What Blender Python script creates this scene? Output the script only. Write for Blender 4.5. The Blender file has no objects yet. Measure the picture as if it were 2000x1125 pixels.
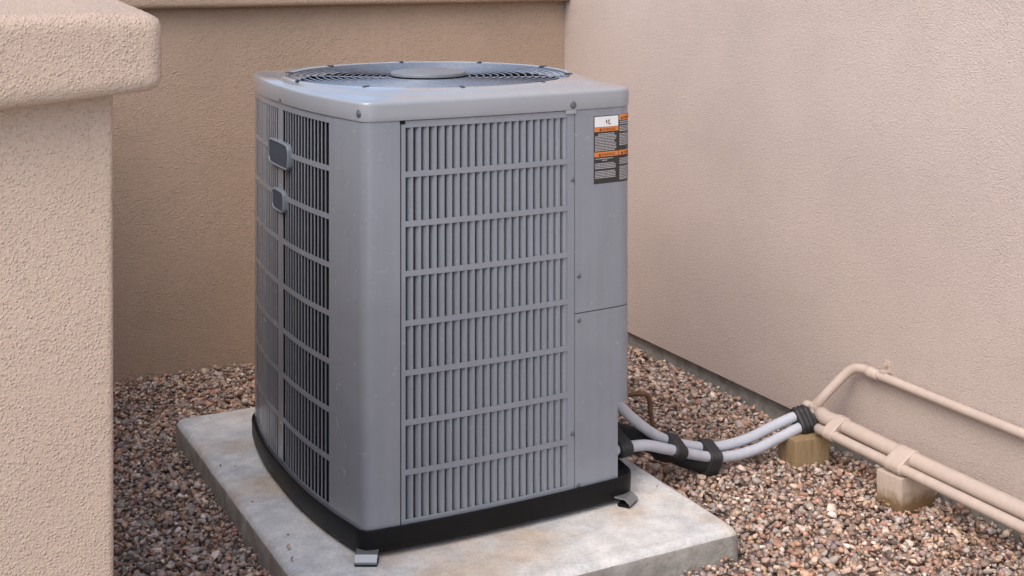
import bpy, bmesh, math, random
import numpy as np
from mathutils import Vector, Matrix, noise

random.seed(7)
rng = np.random.default_rng(11)
SC = bpy.context.scene
COL = SC.collection

# ------------------------------------------------------------------ camera, sky, sun, exposure
CAM_H = 1.21                      # eye height above the top of the slab (z = 0)
YAW = math.radians(27.55)
cam = bpy.data.cameras.new('camera')
cam.sensor_width = 36.0
cam.lens = 36.0 * 2557.0 / 2000.0
cam.shift_y = -652.5 / 2000.0     # level lens, frame shifted down (verticals stay upright)
cam.clip_start = 0.05
cam.clip_end = 500.0
cam_o = bpy.data.objects.new('camera', cam)
cam_o.location = (0, 0, CAM_H)
cam_o.rotation_euler = (math.radians(90), 0, -YAW)
COL.objects.link(cam_o)
SC.camera = cam_o

SUN_EL, SUN_AZ = math.radians(50), math.radians(239)   # azimuth clockwise from +Y
world = bpy.data.worlds.new('World')
SC.world = world
world.use_nodes = True
wn = world.node_tree.nodes
wl = world.node_tree.links
bg = wn['Background']
sky = wn.new('ShaderNodeTexSky')
sky.sky_type = 'NISHITA'
sky.sun_disc = False
sky.sun_elevation = SUN_EL
sky.sun_rotation = SUN_AZ
sky.air_density = 1.0
sky.dust_density = 3.0
sky.ozone_density = 1.0
wl.new(sky.outputs[0], bg.inputs[0])
bg.inputs[1].default_value = 0.15
sd = bpy.data.lights.new('sun', 'SUN')
sd.energy = 1.0
sd.angle = math.radians(50)
sd.color = (1.0, 0.95, 0.89)
so = bpy.data.objects.new('sun', sd)
COL.objects.link(so)
sdir = Vector((math.sin(SUN_AZ) * math.cos(SUN_EL), math.cos(SUN_AZ) * math.cos(SUN_EL), math.sin(SUN_EL)))
so.rotation_euler = sdir.to_track_quat('Z', 'Y').to_euler()
so.location = sdir * 20
SC.view_settings.view_transform = 'Standard'
SC.view_settings.look = 'None'
SC.view_settings.gamma = 1.0
SC.view_settings.use_curve_mapping = False
SC.view_settings.exposure = 0.76
SC.render.engine = 'CYCLES'
SC.cycles.use_denoising = True
SC.cycles.max_bounces = 8
SC.cycles.diffuse_bounces = 5

# ------------------------------------------------------------------ helpers
def link(o, parent=None):
    COL.objects.link(o)
    if parent is not None:
        o.parent = parent
    return o

def obj(name, verts, faces, mat, parent=None, smooth=False, loc=(0, 0, 0)):
    me = bpy.data.meshes.new(name)
    me.from_pydata([tuple(v) for v in verts], [], faces)
    me.validate()
    bm = bmesh.new(); bm.from_mesh(me)
    bmesh.ops.recalc_face_normals(bm, faces=bm.faces)
    bm.to_mesh(me); bm.free()
    if smooth:
        me.polygons.foreach_set('use_smooth', [True] * len(me.polygons))
    if mat: me.materials.append(mat)
    o = bpy.data.objects.new(name, me)
    o.location = loc
    return link(o, parent)

def from_bm(name, bm, mat, parent=None, smooth=False):
    me = bpy.data.meshes.new(name)
    bmesh.ops.recalc_face_normals(bm, faces=bm.faces)
    bm.to_mesh(me); bm.free()
    if smooth:
        me.polygons.foreach_set('use_smooth', [True] * len(me.polygons))
    if mat: me.materials.append(mat)
    return link(bpy.data.objects.new(name, me), parent)

def thing(name, label, cat, loc=(0, 0, 0), group=None):
    o = bpy.data.objects.new(name, None)
    o.empty_display_size = 0.05
    o.location = loc
    return tag(link(o), label, cat, group)

def tag(o, label, cat=None, group=None, kind=None):
    o['label'] = label
    if cat: o['category'] = cat
    if group: o['group'] = group
    if kind: o['kind'] = kind
    return o

def keep_world(parent, *objs):
    for o in objs:
        o.parent = parent
        o.matrix_parent_inverse = Matrix.Translation(-Vector(parent.location))

def sharp(o, ang=35):
    me = o.data
    me.polygons.foreach_set('use_smooth', [True] * len(me.polygons))
    bm = bmesh.new(); bm.from_mesh(me)
    lim = math.radians(ang)
    for e in bm.edges:
        if len(e.link_faces) == 2 and e.calc_face_angle(0) > lim:
            e.smooth = False
    bm.to_mesh(me); bm.free()
    return o

def catmull(pts, n=12):
    P = [np.array(p, float) for p in pts]
    P = [2 * P[0] - P[1]] + P + [2 * P[-1] - P[-2]]
    out = []
    for i in range(1, len(P) - 2):
        p0, p1, p2, p3 = P[i - 1:i + 3]
        for k in range(n):
            t = k / n
            out.append(0.5 * ((2 * p1) + (-p0 + p2) * t + (2 * p0 - 5 * p1 + 4 * p2 - p3) * t * t + (-p0 + 3 * p1 - 3 * p2 + p3) * t ** 3))
    out.append(P[-2])
    return out

def sweep(path, rad, seg=16, closed=False):
    """tube along path; rad a number or one per point -> verts, faces"""
    path = [np.array(p, float) for p in path]
    n = len(path)
    if not hasattr(rad, '__len__'): rad = [rad] * n
    V, F = [], []
    up = None
    for i in range(n):
        if closed:
            t = path[(i + 1) % n] - path[i - 1]
        else:
            t = path[min(i + 1, n - 1)] - path[max(i - 1, 0)]
        t = t / (np.linalg.norm(t) + 1e-12)
        if up is None:
            up = np.array((0, 0, 1.0)) if abs(t[2]) < .9 else np.array((1.0, 0, 0))
        b = np.cross(t, up); b /= np.linalg.norm(b)
        up = np.cross(b, t)
        for k in range(seg):
            a = 2 * math.pi * k / seg
            V.append(path[i] + rad[i] * (math.cos(a) * b + math.sin(a) * up))
    m = n if closed else n - 1
    for i in range(m):
        j = (i + 1) % n
        for k in range(seg):
            l = (k + 1) % seg
            F.append((i * seg + k, i * seg + l, j * seg + l, j * seg + k))
    if not closed:
        F.append(tuple(range(seg))[::-1])
        F.append(tuple((n - 1) * seg + k for k in range(seg)))
    return V, F

def tube(name, pts, rad, mat, parent=None, n=12, seg=16):
    V, F = sweep(catmull(pts, n) if n > 1 else pts, rad, seg)
    return sharp(obj(name, V, F, mat, parent), 50)

def rounded_box(name, lo, hi, r, res, mat, parent=None, bump=0.0, bscale=60.0, shape=None, seed=0.0):
    """box with rounded edges, dense grid, noise displacement along the normal"""
    lo = np.array(lo, float); hi = np.array(hi, float)
    ilo, ihi = lo + r, hi - r
    def axis(a, b):
        e = [a + r * (1 - math.cos(math.pi / 2 * k / 4)) * 1.0 for k in range(4)]
        m = max(1, int((b - a - 2 * r) / res))
        mid = [a + r + (b - a - 2 * r) * k / m for k in range(m + 1)]
        f = [b - r * (1 - math.cos(math.pi / 2 * k / 4)) for k in range(3, -1, -1)]
        return e + mid + f
    ax = [axis(lo[i], hi[i]) for i in range(3)]
    idx = {}; V = []; F = []
    def vert(p):
        key = (round(p[0], 6), round(p[1], 6), round(p[2], 6))
        if key in idx: return idx[key]
        p = np.array(p)
        c = np.clip(p, ilo, ihi)
        d = p - c
        L = np.linalg.norm(d)
        nrm = d / L if L > 1e-9 else np.array((0, 0, 1.0))
        q = c + nrm * r
        if bump:
            v = Vector(q * bscale) + Vector((seed, seed * 2, 0))
            h = noise.noise(v) * .6 + noise.noise(v * 2.1) * .4
            h2 = noise.noise(Vector(q * 5) + Vector((seed, 0, 0)))
            q = q + nrm * (bump * h + bump * 1.2 * h2)
        if shape: q = shape(q)
        idx[key] = len(V); V.append(q)
        return idx[key]
    for a in range(3):
        b, c = (a + 1) % 3, (a + 2) % 3
        for val in (lo[a], hi[a]):
            for i in range(len(ax[b]) - 1):
                for j in range(len(ax[c]) - 1):
                    f = []
                    for (u, w) in ((i, j), (i + 1, j), (i + 1, j + 1), (i, j + 1)):
                        p = [0, 0, 0]; p[a] = val; p[b] = ax[b][u]; p[c] = ax[c][w]
                        f.append(vert(p))
                    if len(set(f)) == 4: F.append(tuple(f))
    return obj(name, V, F, mat, parent, smooth=True)

# ------------------------------------------------------------------ materials
def mat_new(name, base, rough=.6, spec=.5, metal=0.0):
    m = bpy.data.materials.new(name); m.use_nodes = True
    b = m.node_tree.nodes['Principled BSDF']
    b.inputs['Base Color'].default_value = (*base, 1)
    b.inputs['Roughness'].default_value = rough
    b.inputs['Specular IOR Level'].default_value = spec
    b.inputs['Metallic'].default_value = metal
    return m, m.node_tree.nodes, m.node_tree.links, b

def N(nodes, typ, **kw):
    n = nodes.new(typ)
    for k, v in kw.items(): setattr(n, k, v)
    return n

def ramp(nodes, stops):
    r = nodes.new('ShaderNodeValToRGB')
    e = r.color_ramp.elements
    e[0].position, e[0].color = stops[0][0], (*stops[0][1], 1)
    e[1].position, e[1].color = stops[-1][0], (*stops[-1][1], 1)
    for p, c in stops[1:-1]:
        x = e.new(p); x.color = (*c, 1)
    return r

def noise_tex(nodes, links, vec, scale, detail=4, rough=.55):
    t = nodes.new('ShaderNodeTexNoise')
    t.inputs['Scale'].default_value = scale
    t.inputs['Detail'].default_value = detail
    t.inputs['Roughness'].default_value = rough
    if vec is not None: links.new(vec, t.inputs['Vector'])
    return t

def mix(nodes, links, a, b, fac, mode='MIX'):
    n = nodes.new('ShaderNodeMix'); n.data_type = 'RGBA'; n.blend_type = mode
    for s, v in ((0, fac), (6, a), (7, b)):
        if isinstance(v, (int, float)): n.inputs[s].default_value = v
        elif isinstance(v, tuple): n.inputs[s].default_value = (*v, 1)
        else: links.new(v, n.inputs[s])
    return n.outputs[2]

def stucco(name, base, scale, strength, dist):
    m, n, l, b = mat_new(name, base, .93, .25)
    g = n.new('ShaderNodeNewGeometry').outputs['Position']
    big = noise_tex(n, l, g, 1.7, 5, .6)
    fine = noise_tex(n, l, g, scale, 3, .6)
    lo = tuple(c * .91 for c in base); hi = tuple(min(1, c * 1.07) for c in base)
    r = ramp(n, [(.3, lo), (.7, hi)]); l.new(big.outputs['Fac'], r.inputs[0])
    r2 = ramp(n, [(.32, (.86, .85, .84)), (.6, (1.0, 1.0, 1.0))]); l.new(fine.outputs['Fac'], r2.inputs[0])
    l.new(mix(n, l, r.outputs[0], r2.outputs[0], .8, 'MULTIPLY'), b.inputs['Base Color'])
    g2 = noise_tex(n, l, g, scale * 1.6, 2, .6); g3 = noise_tex(n, l, g, 14, 3); g4 = noise_tex(n, l, g, scale * .6, 2)
    vm = n.new('ShaderNodeVectorMath'); vm.operation = 'MULTIPLY_ADD'
    l.new(g4.outputs['Color'], vm.inputs[0]); vm.inputs[1].default_value = (.006, .006, .006); l.new(g, vm.inputs[2])
    v = n.new('ShaderNodeTexVoronoi'); v.inputs['Scale'].default_value = scale; l.new(vm.outputs[0], v.inputs['Vector'])
    rg = ramp(n, [(.05, (1, 1, 1)), (.62, (0, 0, 0))]); rg.color_ramp.interpolation = 'EASE'; l.new(v.outputs['Distance'], rg.inputs[0])
    sx = n.new('ShaderNodeSeparateColor'); l.new(v.outputs['Color'], sx.inputs[0])
    mh = n.new('ShaderNodeMath'); mh.operation = 'MULTIPLY'; l.new(rg.outputs[0], mh.inputs[0]); l.new(sx.outputs[0], mh.inputs[1])
    ma = n.new('ShaderNodeMath'); ma.operation = 'MULTIPLY_ADD'; ma.inputs[1].default_value = .7
    l.new(g2.outputs['Fac'], ma.inputs[0])
    amp = n.new('ShaderNodeMapRange'); amp.inputs['From Min'].default_value = .3; amp.inputs['From Max'].default_value = .7
    amp.inputs['To Min'].default_value = .55; amp.inputs['To Max'].default_value = 1.15; l.new(g3.outputs['Fac'], amp.inputs['Value'])
    mm = n.new('ShaderNodeMath'); mm.operation = 'MULTIPLY'; l.new(mh.outputs[0], mm.inputs[0]); l.new(amp.outputs[0], mm.inputs[1])
    l.new(mm.outputs[0], ma.inputs[2])
    bp = n.new('ShaderNodeBump'); bp.inputs['Strength'].default_value = strength; bp.inputs['Distance'].default_value = dist
    l.new(ma.outputs[0], bp.inputs['Height']); l.new(bp.outputs[0], b.inputs['Normal'])
    return m

TAN = (.535, .44, .392)
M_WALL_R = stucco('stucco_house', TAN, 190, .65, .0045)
M_WALL_B = stucco('stucco_garden', (.465, .345, .258), 190, .7, .0045)  # browner stucco, with part of this wall's shading put into the colour
M_PILLAR = stucco('stucco_pillar', (.53, .412, .33), 255, .6, .0036)

def paint(name, base, rough=.38, var=.06, rv=(.08, .12), bump=.05, streak=1.0):
    m, n, l, b = mat_new(name, base, rough, .5)
    g = n.new('ShaderNodeNewGeometry').outputs['Position']
    t = noise_tex(n, l, g, 9, 6, .65)
    r = ramp(n, [(.3, tuple(c * (1 - var) for c in base)), (.72, tuple(c * (1 + var) for c in base))])
    l.new(t.outputs['Fac'], r.inputs[0]); l.new(r.outputs[0], b.inputs['Base Color'])
    mp = n.new('ShaderNodeMapping'); mp.inputs['Scale'].default_value = (55, 55, 2.2); l.new(g, mp.inputs[0])
    st = noise_tex(n, l, mp.outputs[0], 1.0, 4, .6)
    rs = ramp(n, [(.35, (.93, .93, .92)), (.6, (1, 1, 1)), (.75, (1.05, 1.04, 1.02))]); l.new(st.outputs['Fac'], rs.inputs[0])
    l.new(mix(n, l, r.outputs[0], rs.outputs[0], streak, 'MULTIPLY'), b.inputs['Base Color'])
    t2 = noise_tex(n, l, g, 30, 5, .7)
    mr = n.new('ShaderNodeMapRange'); mr.inputs['To Min'].default_value = rough - rv[0]; mr.inputs['To Max'].default_value = rough + rv[1]
    l.new(t2.outputs['Fac'], mr.inputs['Value']); l.new(mr.outputs[0], b.inputs['Roughness'])
    bp = n.new('ShaderNodeBump'); bp.inputs['Strength'].default_value = bump; bp.inputs['Distance'].default_value = .002
    l.new(noise_tex(n, l, g, 14, 2).outputs['Fac'], bp.inputs['Height']); l.new(bp.outputs[0], b.inputs['Normal'])
    return m

M_GREY = paint('grey_paint', (.225, .246, .285), .24, .05, (.05, .08), .02, .6)
M_CAP = paint('cap_paint', (.305, .325, .355), .09, .03, (.04, .05), .02, 0.0)
M_BLACK = paint('black_plastic', (.006, .006, .007), .45, .2)
M_BLACK.node_tree.nodes['Principled BSDF'].inputs['Specular IOR Level'].default_value = .2
for m_ in (M_GREY, M_CAP):        # clear lacquer over the enamel
    m_.node_tree.nodes['Principled BSDF'].inputs['Coat Weight'].default_value = .5
    m_.node_tree.nodes['Principled BSDF'].inputs['Coat Roughness'].default_value = .14
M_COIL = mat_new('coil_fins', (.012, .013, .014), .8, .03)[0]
M_BADGE = paint('badge_fill', (.055, .063, .085), .6)
M_BADGE.node_tree.nodes['Principled BSDF'].inputs['Specular IOR Level'].default_value = .25
M_BADGE_RIM = paint('badge_rim', (.17, .19, .22), .3)
M_HUB = paint('hub_paint', (.18, .195, .22), .4)
M_BLADE = mat_new('fan_blade', (.03, .031, .034), .6, .2)[0]
M_WIRE = paint('guard_wire', (.18, .215, .28), .25)
M_SCREW = mat_new('screw_steel', (.16, .17, .19), .5, .4, .6)[0]
M_STEEL = mat_new('galvanised', (.27, .285, .31), .42, .5, .6)[0]
M_TUBE = paint('grey_conduit', (.50, .52, .58), .4, .05)
M_TAPE = paint('black_tape', (.022, .021, .022), .5, .25)
M_FOAM = paint('black_foam', (.012, .014, .016), .8, .25)
M_PIPE = paint('tan_painted_pipe', (.52, .42, .355), .5, .06)
M_STICK = mat_new('sticker_black', (.028, .027, .027), .45)[0]
M_ORANGE = mat_new('sticker_orange', (.62, .2, .045), .45)[0]
M_WHITE = mat_new('sticker_white', (.72, .73, .74), .45)[0]
M_TEXT = mat_new('sticker_print', (.42, .42, .43), .5)[0]
M_INK = mat_new('sticker_ink', (.02, .02, .02), .5)[0]

m, n, l, b = mat_new('copper', (.2, .085, .03), .55, .5, .3)
g = n.new('ShaderNodeNewGeometry').outputs['Position']
r = ramp(n, [(.3, (.10, .055, .03)), (.7, (.22, .11, .05))]); l.new(noise_tex(n, l, g, 60).outputs['Fac'], r.inputs[0]); l.new(r.outputs[0], b.inputs['Base Color'])
M_COPPER = m

def wood(name, a, c):
    m, n, l, b = mat_new(name, a, .8, .3)
    tc = n.new('ShaderNodeTexCoord')
    mp = n.new('ShaderNodeMapping'); mp.inputs['Scale'].default_value = (60, 60, 6)
    l.new(tc.outputs['Object'], mp.inputs[0])
    t = noise_tex(n, l, mp.outputs[0], 2.2, 5, .65)
    r = ramp(n, [(.3, a), (.55, c), (.75, a)]); l.new(t.outputs['Fac'], r.inputs[0]); l.new(r.outputs[0], b.inputs['Base Color'])
    bp = n.new('ShaderNodeBump'); bp.inputs['Strength'].default_value = .5; bp.inputs['Distance'].default_value = .002
    l.new(t.outputs['Fac'], bp.inputs['Height']); l.new(bp.outputs[0], b.inputs['Normal'])
    return m
M_WOOD = wood('bare_timber', (.21, .145, .075), (.32, .225, .125))
M_WOODP = wood('painted_timber', (.44, .345, .28), (.52, .42, .345))
n, l = M_WOODP.node_tree.nodes, M_WOODP.node_tree.links
tc = n.new('ShaderNodeTexCoord'); sx = n.new('ShaderNodeSeparateXYZ'); l.new(tc.outputs['Object'], sx.inputs[0])
nz = noise_tex(n, l, tc.outputs['Object'], 45, 4, .6)
ad = n.new('ShaderNodeMath'); ad.operation = 'MULTIPLY_ADD'; ad.inputs[1].default_value = .05; l.new(nz.outputs['Fac'], ad.inputs[0]); l.new(sx.outputs[2], ad.inputs[2])
rw = ramp(n, [(.095, (1, 1, 1)), (.125, (0, 0, 0))]); l.new(ad.outputs[0], rw.inputs[0])      # paint stops short of the ground, bare timber below
b = n['Principled BSDF']; src = b.inputs['Base Color'].links[0].from_socket
l.new(mix(n, l, src, (.20, .125, .06), rw.outputs[0]), b.inputs['Base Color'])

# concrete slab
m, n, l, b = mat_new('concrete', (.6, .59, .57), .85, .3)
g = n.new('ShaderNodeNewGeometry').outputs['Position']
t1 = noise_tex(n, l, g, 5.5, 6, .6); t2 = noise_tex(n, l, g, 22, 6, .7); t3 = noise_tex(n, l, g, 3.2, 4, .55)
r1 = ramp(n, [(.3, (.50, .51, .52)), (.5, (.64, .64, .63)), (.72, (.74, .72, .69))]); l.new(t1.outputs['Fac'], r1.inputs[0])
r2 = ramp(n, [(.50, (0, 0, 0)), (.70, (1, 1, 1))]); l.new(t3.outputs['Fac'], r2.inputs[0])
c = mix(n, l, r1.outputs[0], (.56, .43, .31), r2.outputs[0])
r3 = ramp(n, [(.35, (.8, .8, .8)), (.62, (1.05, 1.05, 1.05))]); l.new(t2.outputs['Fac'], r3.inputs[0])
c = mix(n, l, c, r3.outputs[0], .8, 'MULTIPLY')
vp = n.new('ShaderNodeTexVoronoi'); vp.inputs['Scale'].default_value = 75; l.new(g, vp.inputs['Vector'])
rp = ramp(n, [(.06, (.55, .53, .5)), (.14, (1, 1, 1))]); l.new(vp.outputs['Distance'], rp.inputs[0])
c = mix(n, l, c, rp.outputs[0], .6, 'MULTIPLY')
rq = ramp(n, [(.38, (.8, .81, .82)), (.52, (1, 1, 1))]); l.new(noise_tex(n, l, g, 140, 4, .7).outputs['Fac'], rq.inputs[0])
c = mix(n, l, c, rq.outputs[0], .7, 'MULTIPLY')
l.new(c, b.inputs['Base Color'])
bp = n.new('ShaderNodeBump'); bp.inputs['Strength'].default_value = .35; bp.inputs['Distance'].default_value = .003
l.new(noise_tex(n, l, g, 90, 5, .7).outputs['Fac'], bp.inputs['Height']); l.new(bp.outputs[0], b.inputs['Normal'])
M_CONC = m
m, n, l, b = mat_new('concrete_side_shaded', (.3, .285, .26), .9, .25)  # slab sides: darker than the top, their weaker light put into the colour
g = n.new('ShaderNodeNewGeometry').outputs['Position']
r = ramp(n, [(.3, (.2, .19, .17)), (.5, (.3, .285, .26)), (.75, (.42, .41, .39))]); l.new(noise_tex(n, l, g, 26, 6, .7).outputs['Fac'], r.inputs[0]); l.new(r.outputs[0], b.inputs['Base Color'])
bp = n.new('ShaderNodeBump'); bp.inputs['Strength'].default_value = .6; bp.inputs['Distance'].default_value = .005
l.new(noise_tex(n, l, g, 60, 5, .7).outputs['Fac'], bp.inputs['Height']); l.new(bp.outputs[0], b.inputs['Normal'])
M_CONC_SIDE_SHADED = m
M_STEM = m

# soil and stones
m, n, l, b = mat_new('soil', (.1, .075, .06), .95, .2)
g = n.new('ShaderNodeNewGeometry').outputs['Position']
v = n.new('ShaderNodeTexVoronoi'); v.inputs['Scale'].default_value = 60; l.new(g, v.inputs['Vector'])
r = ramp(n, [(0, (.12, .09, .075)), (.5, (.25, .19, .155)), (1, (.38, .32, .28))]); l.new(v.outputs['Color'], r.inputs[0]); l.new(r.outputs[0], b.inputs['Base Color'])
M_SOIL = m
m, n, l, b = mat_new('stones', (.2, .15, .12), .85, .3)
at = n.new('ShaderNodeAttribute'); at.attribute_name = 'stone_colour'
g = n.new('ShaderNodeNewGeometry').outputs['Position']
r = ramp(n, [(.3, (.66, .66, .66)), (.7, (1.2, 1.2, 1.2))]); l.new(noise_tex(n, l, g, 150, 4, .7).outputs['Fac'], r.inputs[0])
l.new(mix(n, l, at.outputs['Color'], r.outputs[0], 1.0, 'MULTIPLY'), b.inputs['Base Color'])
bp = n.new('ShaderNodeBump'); bp.inputs['Strength'].default_value = .5; bp.inputs['Distance'].default_value = .002
l.new(noise_tex(n, l, g, 300, 3, .7).outputs['Fac'], bp.inputs['Height']); l.new(bp.outputs[0], b.inputs['Normal'])
M_STONE = m

# ------------------------------------------------------------------ the setting: ground and gravel
WX, WY = 2.32, 4.045              # house wall plane, garden wall plane
PAD = (.798, 1.704, 2.222, 3.432) # slab x0 x1 y0 y1
def ground_z(x, y):
    return -.062 - .016 * max(0, min(1, (x - 1.7) / .6)) + .012 * (noise.noise(Vector((x * 2.3, y * 2.3, 3))) ) - .028 * max(0, min(1, (y - 3.35) / .5)) * max(0, min(1, (2.0 - x) / .8))
R = 60
gv, gf = [], []
xs = [-R, -8, -2] + [-.6 + .1 * i for i in range(31)] + [6, R]
ys = [-R, -8, 0] + [1.2 + .1 * i for i in range(31)] + [8, R]
for y in ys:
    for x in xs:
        gv.append((x, y, ground_z(x, y) - .012))
for j in range(len(ys) - 1):
    for i in range(len(xs) - 1):
        a = j * len(xs) + i
        gf.append((a, a + 1, a + 1 + len(xs), a + len(xs)))
tag(obj('ground', gv, gf, M_SOIL, smooth=True), 'brown gravelly ground under the stones', kind='structure')

# pale concrete walkway in front of the enclosure (out of view, added to bounce light)
bm = bmesh.new(); bmesh.ops.create_cube(bm, size=1)
for v in bm.verts: v.co = Vector((-9 + (v.co.x + .5) * 11.3, -7 + (v.co.y + .5) * 7.5, -.25 + (v.co.z + .5) * .235))
bmesh.ops.bevel(bm, geom=bm.edges[:], offset=.01, segments=2, affect='EDGES')
tag(from_bm('walkway', bm, M_CONC), 'pale concrete walkway out of view, added to bounce light', kind='structure')

def make_gravel():
    shapes = []
    for k in range(22):
        bm = bmesh.new()
        pts = []
        for i in range(10):
            v = Vector((random.gauss(0, 1), random.gauss(0, 1), random.gauss(0, 1))).normalized() * random.uniform(.8, 1.1)
            pts.append(bm.verts.new((v.x * random.uniform(.9, 1.05), v.y * .82, v.z * .55)))
        res = bmesh.ops.convex_hull(bm, input=pts)
        bmesh.ops.delete(bm, geom=[e for e in res['geom_interior'] if isinstance(e, bmesh.types.BMVert)], context='VERTS')
        bm.verts.ensure_lookup_table(); bm.verts.index_update()
        shapes.append((np.array([v.co[:] for v in bm.verts]), np.array([[v.index for v in f.verts] for f in bm.faces])))
        bm.free()
    pal = np.array([(.20, .125, .085), (.25, .13, .095), (.17, .115, .085), (.36, .235, .15), (.21, .19, .18), (.28, .20, .165), (.30, .25, .225),
                    (.46, .38, .335), (.56, .51, .46), (.085, .065, .055), (.19, .14, .145), (.33, .18, .12), (.25, .225, .20), (.40, .30, .22)])
    wt = np.array([13, 9, 12, 8, 9, 11, 8, 7, .4, 4, 7, 6, 7, 9.0]); wt /= wt.sum()
    P = []
    s = .0120
    y = 1.75
    while y < WY - .004:
        x = -.15
        while x < WX + .012:
            P.append((x + random.uniform(-.6, .6) * s, y + random.uniform(-.6, .6) * s, 0))
            x += s
        y += s
    top = [(random.uniform(-.15, WX), random.uniform(1.75, WY - .01), 1) for i in range(17000)]
    P += top
    P += [(PAD[0] + random.uniform(.004, .05), random.uniform(PAD[2], PAD[3]), 2) for i in range(9)] + [(random.uniform(PAD[0], PAD[1]), PAD[3] - random.uniform(.004, .05), 2) for i in range(10)] + [(PAD[1] - random.uniform(.004, .05), random.uniform(PAD[2], PAD[3]), 2) for i in range(9)]
    V, F, C = [], [], []
    off = 0
    for (x, y, lay) in P:
        if lay != 2 and PAD[0] - .002 < x < PAD[1] + .002 and PAD[2] - .002 < y < PAD[3] + .002: continue
        if x < .31 and y < 1.97: continue
        # nothing beyond the edge of the view cone (with a margin for a step to the side)
        d = x * math.sin(YAW) + y * math.cos(YAW); rr = x * math.cos(YAW) - y * math.sin(YAW)
        if rr > .56 * d or rr < -.62 * d or d < 2.25: continue
        rad = min(.0185, max(.005, random.lognormvariate(math.log(.0086), .36)))
        if lay == 1: rad *= .95
        edge = min(abs(x - PAD[0]), abs(x - PAD[1]), abs(y - PAD[2]), abs(y - PAD[3]))
        inx = PAD[0] - .02 < x < PAD[1] + .02 and PAD[2] - .02 < y < PAD[3] + .02
        if inx: rad = min(rad, .009)
        vs, fs = shapes[random.randrange(len(shapes))]
        m3 = (Matrix.Rotation(random.uniform(0, 6.283), 3, 'Z') @ Matrix.Rotation(random.gauss(0, .35), 3, 'X') @ Matrix.Rotation(random.gauss(0, .35), 3, 'Y'))
        q = vs * rad * rng.uniform(.82, 1.22, 3)
        q = q @ np.array(m3).T
        zz = ground_z(x, y) + (random.uniform(-.006, .005) if not lay else random.uniform(.004, .011))
        if lay == 2:
            rad = random.uniform(.003, .0062); q = (vs * rad) @ np.array(m3).T; zz = rad * .5
        if y > WY - .12: zz += .008 * (y - WY + .12) / .12
        q = q + np.array((x, y, zz))
        V.append(q); F.append(fs + off); off += len(vs)
        c = pal[rng.choice(len(pal), p=wt)] * rng.uniform(.82, 1.2) * np.array((1.92, 1.82, 1.70)); c = (c * .82 + c.mean() * .18) * .86 + np.array((.345, .265, .22)) * .14
        C.append(np.repeat([(c[0], c[1], c[2], 1.0)], len(vs), 0))
    V = np.concatenate(V); F = np.concatenate(F); C = np.concatenate(C)
    me = bpy.data.meshes.new('gravel')
    me.vertices.add(len(V)); me.vertices.foreach_set('co', V.astype(np.float32).ravel())
    me.loops.add(F.size); me.loops.foreach_set('vertex_index', F.astype(np.int32).ravel())
    me.polygons.add(len(F)); me.polygons.foreach_set('loop_start', np.arange(0, F.size, 3, dtype=np.int32))
    me.polygons.foreach_set('loop_total', np.full(len(F), 3, dtype=np.int32))
    me.update(calc_edges=True); me.validate()
    ca = me.color_attributes.new('stone_colour', 'FLOAT_COLOR', 'POINT')
    ca.data.foreach_set('color', C.astype(np.float32).ravel())
    me.materials.append(M_STONE)
    o = link(bpy.data.objects.new('gravel', me))
    tag(o, 'crushed brown, pink and grey gravel covering the ground', 'gravel', kind='stuff')
    print('gravel tris', len(F))
make_gravel()

# ------------------------------------------------------------------ walls
def sheet_box(name, lo, hi, mat, parent):
    bm = bmesh.new()
    bmesh.ops.create_cube(bm, size=1)
    for v in bm.verts:
        v.co = Vector((lo[i] + (v.co[i] + .5) * (hi[i] - lo[i]) for i in range(3)))
    return from_bm(name, bm, mat, parent)

hw = thing('house_wall', 'tall pink-tan stucco house wall with tan pipes running along its foot', 'wall', (WX, 2, 0))
a = sheet_box('stucco_face', (WX, -1.5, -.028), (WX + .22, 5.5, 3.2), M_WALL_R, None)
c = sheet_box('foundation', (WX + .022, -1.5, -.3), (WX + .2, 5.5, -.0282), M_STEM, None)
keep_world(hw, a, c); hw['kind'] = 'thing'

gw = thing('garden_wall', 'low brown-tan stucco garden wall with projecting coping behind the grey unit', 'wall', (0, WY, 0))
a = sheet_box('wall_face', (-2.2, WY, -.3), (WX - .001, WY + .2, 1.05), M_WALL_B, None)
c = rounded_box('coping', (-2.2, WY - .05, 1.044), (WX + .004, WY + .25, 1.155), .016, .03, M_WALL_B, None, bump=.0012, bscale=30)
e = sheet_box('unseen_return_wall', (-.06, 1.95, -.3), (.20, WY - .0005, 1.05), M_WALL_B, None)  # unseen wall behind the pillar, added with its coping to shade the left side
f = rounded_box('unseen_return_coping', (-.11, 2.02, 1.046), (.25, WY - .052, 1.153), .016, .03, M_WALL_B, None, bump=.0012, bscale=30)
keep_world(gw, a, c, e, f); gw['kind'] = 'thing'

pl = thing('stucco_pillar', 'rough tan stucco pillar with an overhanging rounded cap', 'pillar', (0, 1.75, 0))
a = rounded_box('shaft', (-.32, 1.644, -.2), (.309, 1.96, 1.06), .007, .0055, M_PILLAR, None, bump=.0006, bscale=170, seed=4)
def capshape(q):
    x, y, z = q
    if z < 1.09:
        t = max(0, min(1.6, (.36 - x) / .19))
        z -= .0155 * t ** .8 * (1.09 - z) / .045
    else:
        z += max(0, min(.30, y - 1.594)) * .06 * max(0, (z - 1.12) / .02) - .004 * max(0, (x - .28) / .08)
    return np.array((x, y, z))
c = rounded_box('cap', (-.37, 1.594, 1.046), (.359, 2.01, 1.139), .017, .0048, M_PILLAR, None, bump=.0008, bscale=170, shape=capshape, seed=9)
keep_world(pl, a, c); pl['kind'] = 'thing'

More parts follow.
